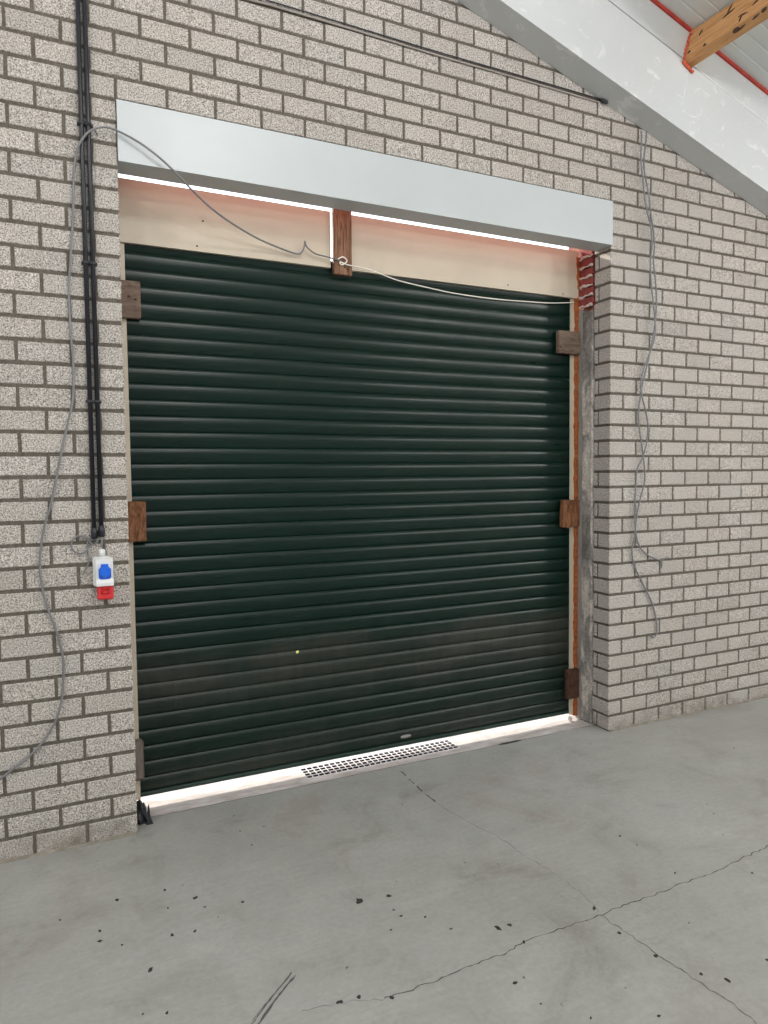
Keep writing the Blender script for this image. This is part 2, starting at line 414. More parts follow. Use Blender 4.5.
# orange expanding foam along the right frame
bm = bmesh.new()
pts = []; n = 260
for i in range(n + 1):
    z = 0.02 + 3.04 * i / n
    pts.append((3.284 + 0.005 * mn.noise(Vector((z * 12, 0, 4))), 0.300, z))
tube(bm, pts, lambda t: 0.019 + 0.008 * mn.noise(Vector((t * 60, 2, 7))) + 0.003 * mn.noise(Vector((t * 170, 1, 1))) + (0.010 * max(0, t - 0.87) / 0.13), 10)
o = obj('foam_seal', bm, M['foam'], smooth=True)
tag(o, 'rough bead of orange expanding foam running down the right side of the shutter frame', 'foam')

# ---------------------------------------------------------------- floor, threshold, ground outside
bm = bmesh.new()
prism(bm, [(XL, YB), (XR, YB), (XR, 0.14)] + [(JX1 - i * (JX1 - JX0) / 40, 0.135 + 0.010 * mn.noise(Vector((i * 0.7, 1, 1)))) for i in range(41)] + [(XL, 0.14)], 'z', -0.12, 0.0)
floor = obj('floor', bm, M['floor']); tag(floor, kind='structure')
GX0, GX1, GY0, GY1 = 1.345, 2.315, 0.205, 0.345
bm = bmesh.new()
Z0 = -0.12
box(bm, JX0 - 0.3, GX0, 0.142, 0.75, Z0, -0.002); box(bm, GX1, JX1 + 0.3, 0.142, 0.75, Z0, -0.002)
box(bm, GX0, GX1, 0.142, GY0, Z0, -0.002); box(bm, GX0, GX1, GY1, 0.75, Z0, -0.002)
o = obj('trim_4', bm, M['threshold']); tag(o, kind='structure')
bm = bmesh.new(); box(bm, -20, 24, 0.75, 40, -0.14, -0.02); box(bm, XL, JX0 - 0.3, 0.42, 0.75, -0.14, -0.02); box(bm, JX1 + 0.3, XR, 0.42, 0.75, -0.14, -0.02)
o = obj('ground', bm, M['ground']); tag(o, kind='structure')
# drain
dr = empty('drain_grate', ((GX0 + GX1) / 2, (GY0 + GY1) / 2, 0))
tag(dr, 'pale perforated drain grate set into the bright threshold under the shutter', 'drain grate')
bm = bmesh.new()
t = 0.0038; nx_, ny_ = 28, 4
px_ = (GX1 - GX0) / nx_; py_ = (GY1 - GY0) / ny_
for i in range(nx_ + 1):
    x = GX0 + i * px_; box(bm, x - t / 1.4, x + t / 1.4, GY0, GY1, -0.002, 0.001)
for j in range(ny_ + 1):
    y = GY0 + j * py_; box(bm, GX0, GX1, y - t * 0.8, y + t * 0.8, -0.0022, 0.0012)
obj('grid', bm, M['grate'], dr)
bm = bmesh.new()
box(bm, GX0, GX1, GY0, GY1, -0.118, -0.10)
for a_ in ((GX0, GX1, GY0, GY0 + 0.004), (GX0, GX1, GY1 - 0.004, GY1), (GX0, GX0 + 0.004, GY0, GY1), (GX1 - 0.004, GX1, GY0, GY1)): box(bm, *a_, -0.11, -0.003)
obj('channel', bm, M['hole'], dr)

# cracks, scuffs and spots, all part of the floor
def ribbon(bm, pix, wd, ends=True, jit=0.006, k=6):
    P = [atz(*p) for p in pix]; P = spline(P, k)
    Q = []
    for i, p in enumerate(P):
        d = (P[min(i + 1, len(P) - 1)] - P[max(i - 1, 0)]).normalized(); nrm = Vector((-d.y, d.x, 0))
        c = p + nrm * random.uniform(-jit, jit); ww = wd * random.uniform(0.35, 1.25)
        if ends and i in (0, len(P) - 1): ww *= 0.1
        Q.append((bm.verts.new((c.x + nrm.x * ww, c.y + nrm.y * ww, 0.0008)), bm.verts.new((c.x - nrm.x * ww, c.y - nrm.y * ww, 0.0008))))
    for a, b_ in zip(Q[:-1], Q[1:]): bm.faces.new([a[0], a[1], b_[1], b_[0]])
def flat_child(name, bm, m):
    fix(bm); 
    for f in bm.faces:
        if f.normal.z < 0: f.normal_flip()
    o = obj(name, bm, m, floor); return o
main = [(384, 999), (394, 996), (432, 982), (459, 971), (482, 962), (504, 954), (524, 942), (559, 930), (580, 922), (599, 916), (620, 907), (644, 899), (674, 887), (700, 877), (715, 872), (736, 861), (750, 855), (768, 846), (800, 828)]
bm = bmesh.new(); ribbon(bm, main, 0.0019); flat_child('crack', bm, M['crack'])
bm = bmesh.new(); ribbon(bm, [(300, 1012), (330, 1005), (360, 1001), (384, 999)], 0.0015); flat_child('crack', bm, M['fcrack'])
bm = bmesh.new()
for seg in ([(401, 771), (406, 776)], [(409, 779), (414, 784)], [(417, 786), (423, 792)], [(425, 794), (436, 802)]): ribbon(bm, seg, 0.004, jit=0.003)
flat_child('crack', bm, M['crack'])
bm = bmesh.new(); ribbon(bm, [(436, 802), (450, 812), (474, 825), (500, 838), (525, 856), (549, 870), (570, 885), (584, 895), (599, 913)], 0.0016); flat_child('crack', bm, M['fcrack'])
bm = bmesh.new(); ribbon(bm, [(599, 915), (615, 925), (632, 936), (644, 945), (662, 958), (684, 972), (710, 990), (734, 1005), (756, 1022), (770, 1034)], 0.0015); flat_child('crack', bm, M['crack'])
bm = bmesh.new()                        # joint between floor and threshold
P = [(JX0 + (JX1 - JX0) * i / 60) for i in range(61)]
vs = []
for i, x in enumerate(P):
    y = 0.132 + 0.011 * mn.noise(Vector((x * 5, 1, 8))); ww = 0.0012 + 0.003 * max(0, mn.noise(Vector((x * 9, 4, 2)))) + (0.012 if 2.55 < x < 2.72 else 0)
    vs.append((bm.verts.new((x, y + ww, 0.001)), bm.verts.new((x, y - ww, 0.001))))
for a, b_ in zip(vs[:-1], vs[1:]): bm.faces.new([a[0], a[1], b_[1], b_[0]])
flat_child('crack', bm, M['crack'])
bm = bmesh.new()
ribbon(bm, [(292, 972), (285, 981), (270, 1000), (258, 1016), (250, 1028)], 0.0024, jit=0.001); ribbon(bm, [(296, 975), (280, 994), (270, 1008), (256, 1028)], 0.0046, jit=0.001)
ribbon(bm, [(290, 976), (275, 993), (262, 1008), (252, 1022)], 0.0014, jit=0.001)
flat_child('scuff_mark', bm, M['scuff'])
spots = [(117, 900, 5), (60, 920, 4), (165, 890, 4), (195, 898, 6), (168, 908, 3), (205, 907, 3), (243, 902, 4), (218, 917, 2), (172, 935, 5), (195, 931, 4), (100, 931, 4), (100, 941, 5), (122, 945, 3), (150, 970, 6), (167, 1013, 4), (143, 1014, 2), (359, 901, 9), (340, 1002, 6), (359, 997, 5), (240, 831, 3), (234, 816, 2), (389, 896, 6), (394, 910, 3), (401, 916, 4), (425, 917, 3), (391, 930, 3), (451, 929, 3), (498, 928, 9), (510, 925, 5), (515, 983, 5), (594, 908, 7), (656, 956, 5), (620, 836, 4), (637, 845, 3), (675, 873, 3), (752, 873, 3), (727, 980, 6), (701, 974, 4), (689, 923, 2), (541, 1004, 2), (591, 1018, 3), (659, 1016, 4), (767, 960, 3), (392, 998, 5), (524, 942, 5), (619, 933, 4), (498, 864, 2), (734, 748, 3)]
bm = bmesh.new()
for (u, v, s) in spots:
    c = atz(u, v); r0 = s * 0.0017
    el = random.uniform(0.45, 0.9); th = random.uniform(0, 3.14)
    vs = []
    for k in range(9):
        a = 2 * math.pi * k / 9; r = r0 * random.uniform(0.55, 1.25)
        x, y = r * math.cos(a), r * el * math.sin(a)
        vs.append((c.x + x * math.cos(th) - y * math.sin(th), c.y + x * math.sin(th) + y * math.cos(th)))
    top = [bm.verts.new((x, y, 0.0016)) for x, y in vs]; bot = [bm.verts.new((c.x + (x - c.x) * 1.15, c.y + (y - c.y) * 1.15, 0.0)) for x, y in vs]
    bm.faces.new(top)
    for k in range(9): bm.faces.new([top[k], bot[k], bot[(k + 1) % 9], top[(k + 1) % 9]])
fix(bm); o = obj('dark_spots', bm, M['spot'], floor)

# ---------------------------------------------------------------- hall shell
bm = bmesh.new(); box(bm, XL - 0.2, XL, YB - 0.2, 0.16, 0, rake(XL) + 0.75); tag(obj('wall_left', bm, M['plain']), kind='structure')
bm = bmesh.new(); box(bm, XR, XR + 0.2, YB - 0.2, 0.16, 0, rake(XR) + CO + 0.02); tag(obj('wall_right', bm, M['plain']), kind='structure')
bm = bmesh.new(); prism(bm, [(XL - .2, 0), (XR + .2, 0), (XR + .2, rake(XR) + 0.6), (XL - .2, rake(XL) + 0.69)], 'y', YB - 0.2, YB); tag(obj('wall_front', bm, M['plain']), kind='structure')
# sloping roof panels with ribs running down the slope
bm = bmesh.new()
prof = []
y = 0.42; 
while y > YB - 0.2:
    prof += [(y, 0), (y - 0.082, 0), (y - 0.086, 0.004), (y - 0.096, 0.004)]; y -= 0.1
xa, xb = XL - 0.2, XR + 0.3
A = [bm.verts.new((xa, p[0], rake(xa) + CO + p[1])) for p in prof]; B = [bm.verts.new((xb, p[0], rake(xb) + CO + p[1])) for p in prof]
for i in range(len(prof) - 1): bm.faces.new([A[i], A[i + 1], B[i + 1], B[i]])
t0 = [bm.verts.new((x, yy, rake(x) + CO + 0.12)) for x, yy in ((xa, prof[0][0]), (xa, prof[-1][0]), (xb, prof[-1][0]), (xb, prof[0][0]))]
bm.faces.new(t0)
tag(obj('ceiling', bm, M['ceiling']), kind='structure')
# boxed rafter against the gable wall
bm = bmesh.new()
prism(bm, [(XL, rake(XL)), (XR, rake(XR)), (XR, rake(XR) + 0.427), (XL, rake(XL) + 0.427)], 'y', BY, -0.001)
prism(bm, [(XL, rake(XL) + 0.434), (XR, rake(XR) + 0.434), (XR, rake(XR) + CO), (XL, rake(XL) + CO)], 'y', BY, -0.001)
prism(bm, [(XL, rake(XL) + 0.41), (XR, rake(XR) + 0.41), (XR, rake(XR) + 0.45), (XL, rake(XL) + 0.45)], 'y', BY + 0.012, -0.0015)
tag(obj('trim_5', bm, M['beam']), kind='structure')
bm = bmesh.new()                        # white caulk bead to the right of the purlin
tube(bm, [(x, BY - 0.001, rake(x) + 0.4305) for x in [3.82 + 0.1 * i for i in range(33)]], lambda t: 0.0045 + 0.0015 * math.sin(t * 50), 8)
tag(obj('trim_6', bm, M['white_plastic'], smooth=True), kind='structure')
bm = bmesh.new()                        # red sealing strip under the roof panels
prism(bm, [(XL, rake(XL) + CO - 0.020), (XR, rake(XR) + CO - 0.020), (XR, rake(XR) + CO), (XL, rake(XL) + CO)], 'y', BY - 0.014, BY + 0.005)
tag(obj('trim_7', bm, M['tape']), kind='structure')

bm = bmesh.new()                        # thin caulk run down the face below the purlin
tube(bm, spline([(x_, BY - 0.0005, z_) for x_, z_ in ((3.752, 4.130), (3.742, 4.075), (3.728, 4.01), (3.716, 3.95), (3.712, 3.90))], 5), lambda t: 0.0035 + 0.0015 * math.sin(t * 23), 8)
tag(obj('trim_8', bm, M['white_plastic'], smooth=True), kind='structure')
bm = bmesh.new()                        # mortar fillet where wall and floor meet
for xa_, xb_ in ((XL, JX0 - 0.004), (JX1 + 0.006, XR)):
    n_ = int((xb_ - xa_) / 0.05); tube(bm, [(xa_ + (xb_ - xa_) * i / n_, 0.001 + 0.003 * mn.noise(Vector((i * 0.9, 3, 1))), 0.0) for i in range(n_ + 1)], lambda t: 0.011 + 0.004 * mn.noise(Vector((t * n_ * 0.6, 7, 1))), 8)
tag(obj('trim_9', bm, M['fillet'], smooth=True), kind='structure')

# pine purlin
pu = empty('roof_purlin', (3.75, BY, rake(3.75) + 0.41))
tag(pu, 'knotty pine roof purlin running out from the white boxed rafter under the ceiling', 'beam')
ang = math.atan(RS)
ex = Vector((math.cos(ang), 0, math.sin(ang))); ez = Vector((-math.sin(ang), 0, math.cos(ang)))
o0 = Vector((3.710, 0, 4.166))
def pc(a, c, y): p = o0 + ex * a + ez * c; return Vector((p.x, y, p.z))
pw, ph = 0.075, 0.205
bm = bmesh.new()
vs = [bm.verts.new(pc(a, c, y)) for y in (BY + 0.02, YB + 0.01) for a, c in ((0, 0), (pw, 0), (pw, ph), (0, ph))]
for f in ((0, 1, 2, 3), (7, 6, 5, 4), (0, 4, 5, 1), (1, 5, 6, 2), (2, 6, 7, 3), (3, 7, 4, 0)): bm.faces.new([vs[i] for i in f])
fix(bm); bmesh.ops.bevel(bm, geom=list(bm.edges), offset=0.004, segments=2, affect='EDGES')
tb = obj('timber', bm, M['pine'], pu)
def blob(bm, c, r, sc=(1, 1, 1), seed=0, sub=3, amp=0.35, mi=0):
    g = bmesh.ops.create_icosphere(bm, subdivisions=sub, radius=1.0)
    for v in g['verts']:
        d = 1 + amp * mn.noise(v.co * 1.8 + Vector((seed * 3.1, seed, 0)))
        v.co = Vector(c) + Vector((v.co.x * sc[0], v.co.y * sc[1], v.co.z * sc[2])) * r * d
    for f in {f for v in g['verts'] for f in v.link_faces}: f.smooth = True; f.material_index = mi
def purlin_side(u, v):
    d = ray(u, v); t_ = (o0 - CAM).dot(ex) / d.dot(ex); return CAM + d * t_
for i, (u, v, r_, sy_) in enumerate([(689, 52.5, .011, 1.0), (704.5, 45.5, .012, 1.0), (736, 30, .013, 1.6), (764, 10, .012, 1.4)]):
    bm = bmesh.new(); blob(bm, purlin_side(u, v), r_, (0.12, sy_, 1), i); obj('knot', bm, M['knot'], tb)
for i, (a_, b_) in enumerate([((687, 38), (693, 33)), ((699, 36), (703, 29)), ((722, 19), (735, 8)), ((727, 14), (733, 3)), ((735, 33), (746, 24)), ((739, 22), (742, 15)), ((752, 20), (760, 13)), ((752, 6), (762, -4)), ((738, 17), (748, 12)), ((770, 6), (780, -4))]):
    p_, q_ = purlin_side(*a_), purlin_side(*b_)
    bm = bmesh.new(); tube(bm, [p_, p_.lerp(q_, .3), p_.lerp(q_, .65), q_], lambda t: 0.0065 * math.sin(math.pi * min(.95, max(t, .05))) + .0005, 6)
    obj('split', bm, M['knot'], tb)
bm = bmesh.new()
for i in range(9): blob(bm, pc(-0.004 + random.uniform(-.003, .003), -0.005 + i * 0.027, BY - 0.010), 0.010, (0.8, 1.0, 1.2), i, 2)
for i in range(5): blob(bm, pc(0.004 + i * 0.019, -0.008 - i * 0.004, BY - 0.010), 0.011, (1, 1.0, 1), 20 + i, 2)
obj('foam_joint', bm, M['redfoam'], pu)

# ---------------------------------------------------------------- sheet metal fascia over the door
fa = empty('fascia_box', (JX0, 0, 3.06))
tag(fa, 'long white sheet-metal box across the top of the door opening', 'fascia')
FX0, FX1, FZ0, FZ1 = 0.4415, 3.303, 3.058, 3.322
bm = bmesh.new()
prism(bm, [(-0.012, FZ0), (0.129, FZ0), (0.129, FZ0 + 0.02), (0.127, FZ0 + 0.02), (0.127, FZ0 + 0.002), (-0.010, FZ0 + 0.002), (-0.010, FZ1 - 0.002), (0.0, FZ1 - 0.002), (0.0, FZ1), (-0.012, FZ1)], 'x', FX0, FX1)
for x in (FX0, FX1 - 0.002): box(bm, x, x + 0.002, -0.0118, 0.0, FZ0 + 0.001, FZ1 - 0.001)
fix(bm); obj('sheet_cover', bm, M['fascia'], fa)
bm = bmesh.new(); box(bm, FX0 + 0.005, JX1 - 0.004, 0.115, 0.127, FZ0 + 0.003, FZ1); box(bm, FX0 + 0.005, JX1 - 0.004, 0.02, 0.30, FZ1 - 0.02, FZ1 + 0.0)
obj('insulation_board', bm, M['pink'], fa)
for i, x in enumerate((1.25, 2.22)):
    pass

# ---------------------------------------------------------------- roller shutter
SY = 0.310
sh = empty('roller_shutter', ((0.49 + 3.24) / 2, SY, 0.037))
tag(sh, 'large dark green roller shutter door closed in the brick wall', 'shutter')
PT = 0.0798
bm = bmesh.new()
SX0, SX1 = 0.462, 3.262
levels = [0.131 + PT * i for i in range(35)]
PROF = [(0.0, 0.0060), (0.04, 0.0042), (0.10, 0.0022), (0.20, -0.0004), (0.32, -0.0028), (0.45, -0.0046), (0.58, -0.0057), (0.68, -0.0060), (0.78, -0.0054), (0.86, -0.0038), (0.93, -0.0014), (0.97, 0.0006), (1.0, 0.0030)]   # slat section: rounded, proudest near its top edge
def slat(z0, z1):
    n = len(PROF) - 1; rows = []
    for i in range(n + 1):
        t, dy = PROF[i]
        z = z0 + (z1 - z0) * t
        y = SY + dy
        rows.append((y, z))
    rows = [(SY + 0.012, z0)] + rows + [(SY + 0.012, z1)]
    A = [bm.verts.new((SX0, a, b_)) for a, b_ in rows]; B = [bm.verts.new((SX1, a, b_)) for a, b_ in rows]
    for i in range(len(rows) - 1):
        f = bm.faces.new([A[i], B[i], B[i + 1], A[i + 1]]); f.smooth = 0 < i < len(rows) - 2
for i in range(len(levels) - 1): slat(levels[i], levels[i + 1])
slat(0.055, 0.131)
box(bm, SX0, SX1, SY + 0.0121, SY + 0.018, 0.05, levels[-1])
cu = obj('curtain', bm, M['shutter'], sh)
bm = bmesh.new(); prism(bm, [(SY - 0.010, 0.037), (SY + 0.014, 0.037), (SY + 0.014, 0.057), (SY - 0.006, 0.057), (SY - 0.011, 0.052)], 'x', SX0 + 0.01, SX1 - 0.01)
fix(bm); br_ = obj('bottom_rail', bm, M['rail'], sh)
bm = bmesh.new()
p = aty(406, 736.5, SY - 0.008)
g = bmesh.ops.create_uvsphere(bm, u_segments=16, v_segments=8, radius=1)
for v in g['verts']: v.co = Vector((p.x + max(-1, min(1, v.co.x * 1.25)) * 0.034, SY - 0.006 + v.co.y * 0.006, p.z + v.co.z * 0.011))
for f in bm.faces: f.smooth = True
tag(obj('pull_handle', bm, M['seal'], cu), 'small grey oval pull')
bm = bmesh.new(); p = aty(297.5, 652, SY - 0.007); blob(bm, (p.x, SY - 0.006, p.z), 0.009, (1, 0.15, 0.9), 2); tag(obj('paint_spot', bm, M['yellow'], cu), 'yellow paint spot')
bm = bmesh.new()                         # left guide: channel with a lip
prism(bm, [(0.430, 0.296), (0.486, 0.296), (0.486, 0.302), (0.470, 0.302), (0.470, 0.325), (0.486, 0.325), (0.486, 0.331), (0.430, 0.331)], 'z', 0.028, 2.83)
fix(bm); tag(obj('guide_rail', bm, M['cream'], sh), 'cream painted guide rail')
bm = bmesh.new()
prism(bm, [(3.275, 0.296), (3.275, 0.331), (3.234, 0.331), (3.234, 0.325), (3.255, 0.325), (3.255, 0.302), (3.234, 0.302), (3.234, 0.296)], 'z', 0.028, 2.83)
fix(bm); tag(obj('guide_rail', bm, M['cream'], sh), 'cream painted guide rail')

# cream cover panels above the curtain
def cover(x0, x1, label, nails):
    e = empty('cover_panel', ((x0 + x1) / 2, 0.28, 2.775)); tag(e, label, 'panel', 'cream cover panels above the shutter')
    bm = bmesh.new()
    prism(bm, [(0.278, 2.797), (0.300, 2.797), (0.300, 2.800), (0.281, 2.800), (0.281, 3.097), (0.292, 3.097), (0.292, 3.100), (0.278, 3.100)], 'x', x0, x1)
    fix(bm); st_ = obj('sheet', bm, M['cream'], e)
    for (u, v) in nails:
        p = aty(u, v, 0.277); bm = bmesh.new(); blob(bm, p, 0.0045, (1, 0.3, 1), u, 2); obj('screw', bm, M['knot'], st_)
cover(0.432, 1.553, 'shorter cream metal cover panel left of the centre wood post above the shutter', [(197, 246), (203, 221)])
cover(1.645, 3.285, 'longer cream metal cover panel right of the centre wood post above the shutter', [(508, 285), (563, 294), (275, 256)][:2])

# ---------------------------------------------------------------- wooden blocks
def block(name, x0, x1, y0, y1, z0, z1, m, label, nails=(), bev=0.004, wav=0.0):
    e = empty(name, ((x0 + x1) / 2, (y0 + y1) / 2, z0)); tag(e, label, 'wood block', None)
    bm = bmesh.new(); box(bm, x0, x1, y0, y1, z0, z1)
    bmesh.ops.subdivide_edges(bm, edges=bm.edges, cuts=5, use_grid_fill=True)
    for v in bm.verts:
        q_ = v.co.copy()
        v.co.x += wav * mn.noise(q_ * 25); v.co.z += wav * mn.noise(q_ * 25 + Vector((5, 0, 0)))
        if v.co.y < y0 + 0.001: v.co.y += 0.0015 * mn.noise(q_ * 60)
    sh_e = [ed for ed in bm.edges if len(ed.link_faces) == 2 and ed.calc_face_angle() > 1.0]
    bmesh.ops.bevel(bm, geom=sh_e, offset=bev, segments=2, affect='EDGES')
    wd = obj('wood', bm, M[m], e)
    for (x, z) in nails:
        bm = bmesh.new(); blob(bm, (x, y0 - 0.0005, z), 0.007, (1.1, 0.25, 0.8), x, 2); obj('nail_hole', bm, M['knot'], wd)
    return e
G = 'wooden blocks wedging the shutter frame'
BF = 0.262
for nm, a in {
    'lt': (0.445, 0.5515, BF, 0.2955, 2.433, 2.612, 'grey_wood', 'smooth grey-brown wood block at the upper left edge of the green shutter', [(0.497, 2.535), (0.527, 2.523)], 0.004, 0.001),
    'lm': (0.445, 0.548, BF, 0.2955, 1.342, 1.540, 'red_wood', 'split reddish-brown wood block at the left shutter edge level with the socket box', [], 0.004, 0.003),
    'lb': (0.445, 0.507, BF, 0.2955, 0.137, 0.345, 'pale_wood', 'narrow pale grey wood block low on the left edge of the shutter', [], 0.012, 0.001),
    'rt': (3.112, 3.288, BF, 0.2955, 2.432, 2.578, 'grey_wood', 'wide grey-brown wood block at the upper right edge of the green shutter', [(3.128, 2.47)], 0.004, 0.001),
    'rm': (3.146, 3.290, BF, 0.2955, 1.300, 1.480, 'red_wood', 'reddish-brown wood block halfway up the right edge of the shutter', [], 0.004, 0.003),
    'rb': (3.190, 3.292, BF, 0.2955, 0.146, 0.345, 'dark_wood', 'dark brown wood block low on the right edge of the shutter', [], 0.004, 0.003)}.items():
    block('wood_block', *a)['group'] = G
post = block('wood_post', 1.562, 1.668, 0.248, 0.2775, 2.758, 3.122, 'post_wood', 'short vertical wood post between the two cream cover panels under the white fascia', [(1.625, 2.80), (1.612, 2.83), (1.640, 2.79)], 0.003, 0.001)
post['category'] = 'wood post'

# ---------------------------------------------------------------- conduits and socket box
pipeT = [(77.6, 0), (84.4, 0)]; pipeB = [(94.2, 534), (101.6, 532)]
names = ['left one of the two black vertical conduits on the brick wall', 'right one of the two black vertical conduits on the brick wall']
clipv = [(90, 125), (87.8, 263), (93, 401.5)]
PYC = -0.016
for k in range(2):
    a = aty(pipeT[k][0], 0, PYC); b_ = aty(*pipeB[k], PYC)
    d = (a - b_); top = a + d * 0.55
    e = empty('conduit', b_); tag(e, names[k], 'conduit', 'black conduits beside the door')
    bm = bmesh.new(); tube(bm, [b_, top], 0.0098, 14); obj('pipe', bm, M['black'], e)
    bm = bmesh.new()
    tube(bm, [b_ + d.normalized() * -0.022, b_ + d.normalized() * -0.018, b_ + d.normalized() * 0.012, b_ + d.normalized() * 0.018, b_ + d.normalized() * 0.03], lambda t: (0.009, 0.0140, 0.0140, 0.012, 0.0105)[min(4, int(t * 4.99))], 12)
    obj('end_gland', bm, M['black'], e)
    for (u, v) in clipv:
        z = aty(u, v, PYC).z; tt = (z - b_.z) / d.z; c = b_ + d * tt
        bm = bmesh.new(); box(bm, c.x - 0.0135, c.x + 0.0135, -0.029, -0.0005, z - 0.007, z + 0.007, bev=0.003)
        s_ = -1 if k == 0 else 1
        box(bm, c.x + s_ * 0.0135 - 0.004, c.x + s_ * 0.0135 + 0.004, -0.012, -0.0005, z - 0.006, z + 0.006)
        obj('clip', bm, M['black_rubber'], e)
s0 = 0.323; sz = 1.228
so = empty('socket_box', (s0, -0.03, 1.13)); tag(so, 'white wall socket box with blue flap and red socket, below the black conduits', 'socket')
bm = bmesh.new()
# white housing: back box and raised lid with flared foot
box(bm, s0 - 0.040, s0 + 0.036, -0.040, -0.0005, 1.176, 1.306, bev=0.006)
prism(bm, [(-0.040, 1.180), (-0.040, 1.303), (-0.056, 1.299), (-0.062, 1.21), (-0.072, 1.192), (-0.072, 1.180)], 'x', s0 - 0.030, s0 + 0.042)
fix(bm); hs = obj('housing', bm, M['white_plastic'], so)
bm = bmesh.new(); tube(bm, [(s0, -0.022, 1.302), (s0, -0.022, 1.330), (s0, -0.022, 1.336), (s0, -0.022, 1.340)], lambda t: 0.0145 if t < 0.5 else (0.013 if t < 0.8 else 0.009), 12); obj('cable_gland', bm, M['white_plastic'], so)
bm = bmesh.new()
cx_, cz_ = s0 + 0.007, 1.246
ring = []
for yy, rr in ((-0.054, 0.0250), (-0.076, 0.0250), (-0.080, 0.0225)):
    ring.append([bm.verts.new((cx_ + rr * math.cos(a), yy, cz_ + rr * math.sin(a))) for a in [2 * math.pi * i / 28 for i in range(28)]])
for q in range(2):
    for j in range(28): bm.faces.new([ring[q][j], ring[q][(j + 1) % 28], ring[q + 1][(j + 1) % 28], ring[q + 1][j]])
bm.faces.new(ring[2])
box(bm, cx_ - 0.015, cx_ + 0.015, -0.074, -0.054, cz_ + 0.018, cz_ + 0.031, bev=0.002)
box(bm, cx_ - 0.0255, cx_ - 0.012, -0.070, -0.054, cz_ - 0.032, cz_ + 0.012, bev=0.003); box(bm, cx_ + 0.012, cx_ + 0.0255, -0.070, -0.054, cz_ - 0.032, cz_ + 0.012, bev=0.003)
box(bm, cx_ - 0.020, cx_ + 0.020, -0.068, -0.054, cz_ - 0.036, cz_ - 0.020, bev=0.002)
fix(bm); tag(obj('blue_flap', bm, M['blue_plastic'], hs), 'blue hinged socket flap')
bm = bmesh.new()
prism(bm, [(-0.020, 1.180), (-0.066, 1.180), (-0.076, 1.124), (-0.034, 1.112)], 'x', s0 - 0.026, s0 + 0.040)
fix(bm); bmesh.ops.bevel(bm, geom=list(bm.edges), offset=0.004, segments=2, affect='EDGES')
for a_ in ((-0.018, 0.018, 1.168, 1.175), (-0.018, 0.018, 1.148, 1.153), (-0.018, -0.011, 1.148, 1.175), (0.011, 0.018, 1.148, 1.175)):
    box(bm, cx_ + a_[0], cx_ + a_[1], -0.082, -0.066, a_[2], a_[3], bev=0.001)
tag(obj('red_socket', bm, M['red_plastic'], so), 'red industrial socket')

# ---------------------------------------------------------------- cables
def cable(name, pts, r, m, label, cat='cable', k=8, group=None):
    bm = bmesh.new(); tube(bm, spline(pts, k), r, 8); o = obj(name, bm, M[m], smooth=True); tag(o, label, cat, group); return o
W = lambda u, v, y=-0.012: aty(u, v, y)
# long slack cable: up the wall at the left, over the conduits, across to the post
pts = [W(-14, 786), W(0, 779), W(14, 768), W(28, 757), W(41, 744), W(55, 722), W(62, 698), W(63.5, 672), W(62.5, 655), W(56, 630), W(47, 606), W(41, 580), W(40, 560), W(42, 540), W(46, 520), W(52, 500), W(59, 465), W(65, 435), W(72, 405), W(73.5, 385), W(73, 360), W(70.5, 330), W(69, 290), W(71, 250), W(73, 215), W(73.5, 185), W(75.5, 158),
       W(80, 143, -0.028), W(90, 131, -0.036), W(104, 127, -0.034), W(118, 131, -0.034), W(140, 143, -0.045), W(160, 158, -0.045), W(178, 175, -0.03), W(192, 190, -0.0), W(210, 207, 0.05), W(230, 222, 0.12), W(255, 237, 0.19), W(275, 246, 0.23), W(292, 252.5, 0.25), W(300, 253.5, 0.255), W(304, 248, 0.25), W(305, 241, 0.245)]
cable('slack_cable', pts, 0.0048, 'cable', 'long slack grey cable from the left brickwork over the conduits and across the white fascia')
cable('slack_cable', [W(305, 241, 0.243), W(307, 247, 0.245), W(315, 253.5, 0.245), W(326, 256.5, 0.243), W(336, 259.5, 0.240), W(343, 262, 0.238)], 0.0040, 'dark_cable', 'short dark cable tail running from the kink to the knot on the centre wood post')
cable('thin_cable', [W(338, 259, 0.236), W(343, 257, 0.232), W(347, 261, 0.236), W(342, 265, 0.236), W(340, 262, 0.234), W(348, 265, 0.240), W(358, 267, 0.245), W(372, 270.5, 0.25), W(386, 276, 0.265), W(400, 281, 0.27), W(425, 287, 0.275), W(450, 292.5, 0.28), W(475, 296.5, 0.28), W(500, 299.5, 0.28), W(525, 301.5, 0.285), W(550, 303, 0.29), W(574, 302.5, 0.285)], 0.0034, 'white_cable', 'thin white wire knotted at the wood post and strung across the shutter top')
cable('cable_tie', [W(88, 122, -0.032), W(92, 126, -0.036), W(95, 131, -0.03), W(98, 136, -0.015)], 0.002, 'black_rubber', 'small black tie holding the grey cable at the top of the conduits', 'cable tie', 5)
# coil below the conduits
c0 = W(80.5, 544.5, -0.012); pts = []
for i in range(34):
    a = -0.9 + i * 2 * math.pi / 26; r = 0.0375
    pts.append((c0.x + r * math.cos(a), -0.010 - 0.004 * math.sin(a * 0.7), c0.z + r * 1.05 * math.sin(a)))
tail = [W(89, 560), W(86, 568), W(83, 575)]
start = [W(94, 539, -0.016), W(95, 545, -0.014), W(91, 547, -0.014), W(90.5, 553, -0.014)]
cable('coiled_cable', [W(101, 538, -0.018), W(98, 540, -0.018), W(93.5, 545, -0.016)] + pts[8:34] + tail, 0.0036, 'cable', 'small coil of grey cable hanging left of the white socket box', k=3)
cable('short_cable', [W(101.5, 537, -0.018), W(101.8, 541, -0.020), W(101.5, 547, -0.022)], 0.0045, 'cable', 'short grey cable feeding the white socket box from the right conduit', k=4)
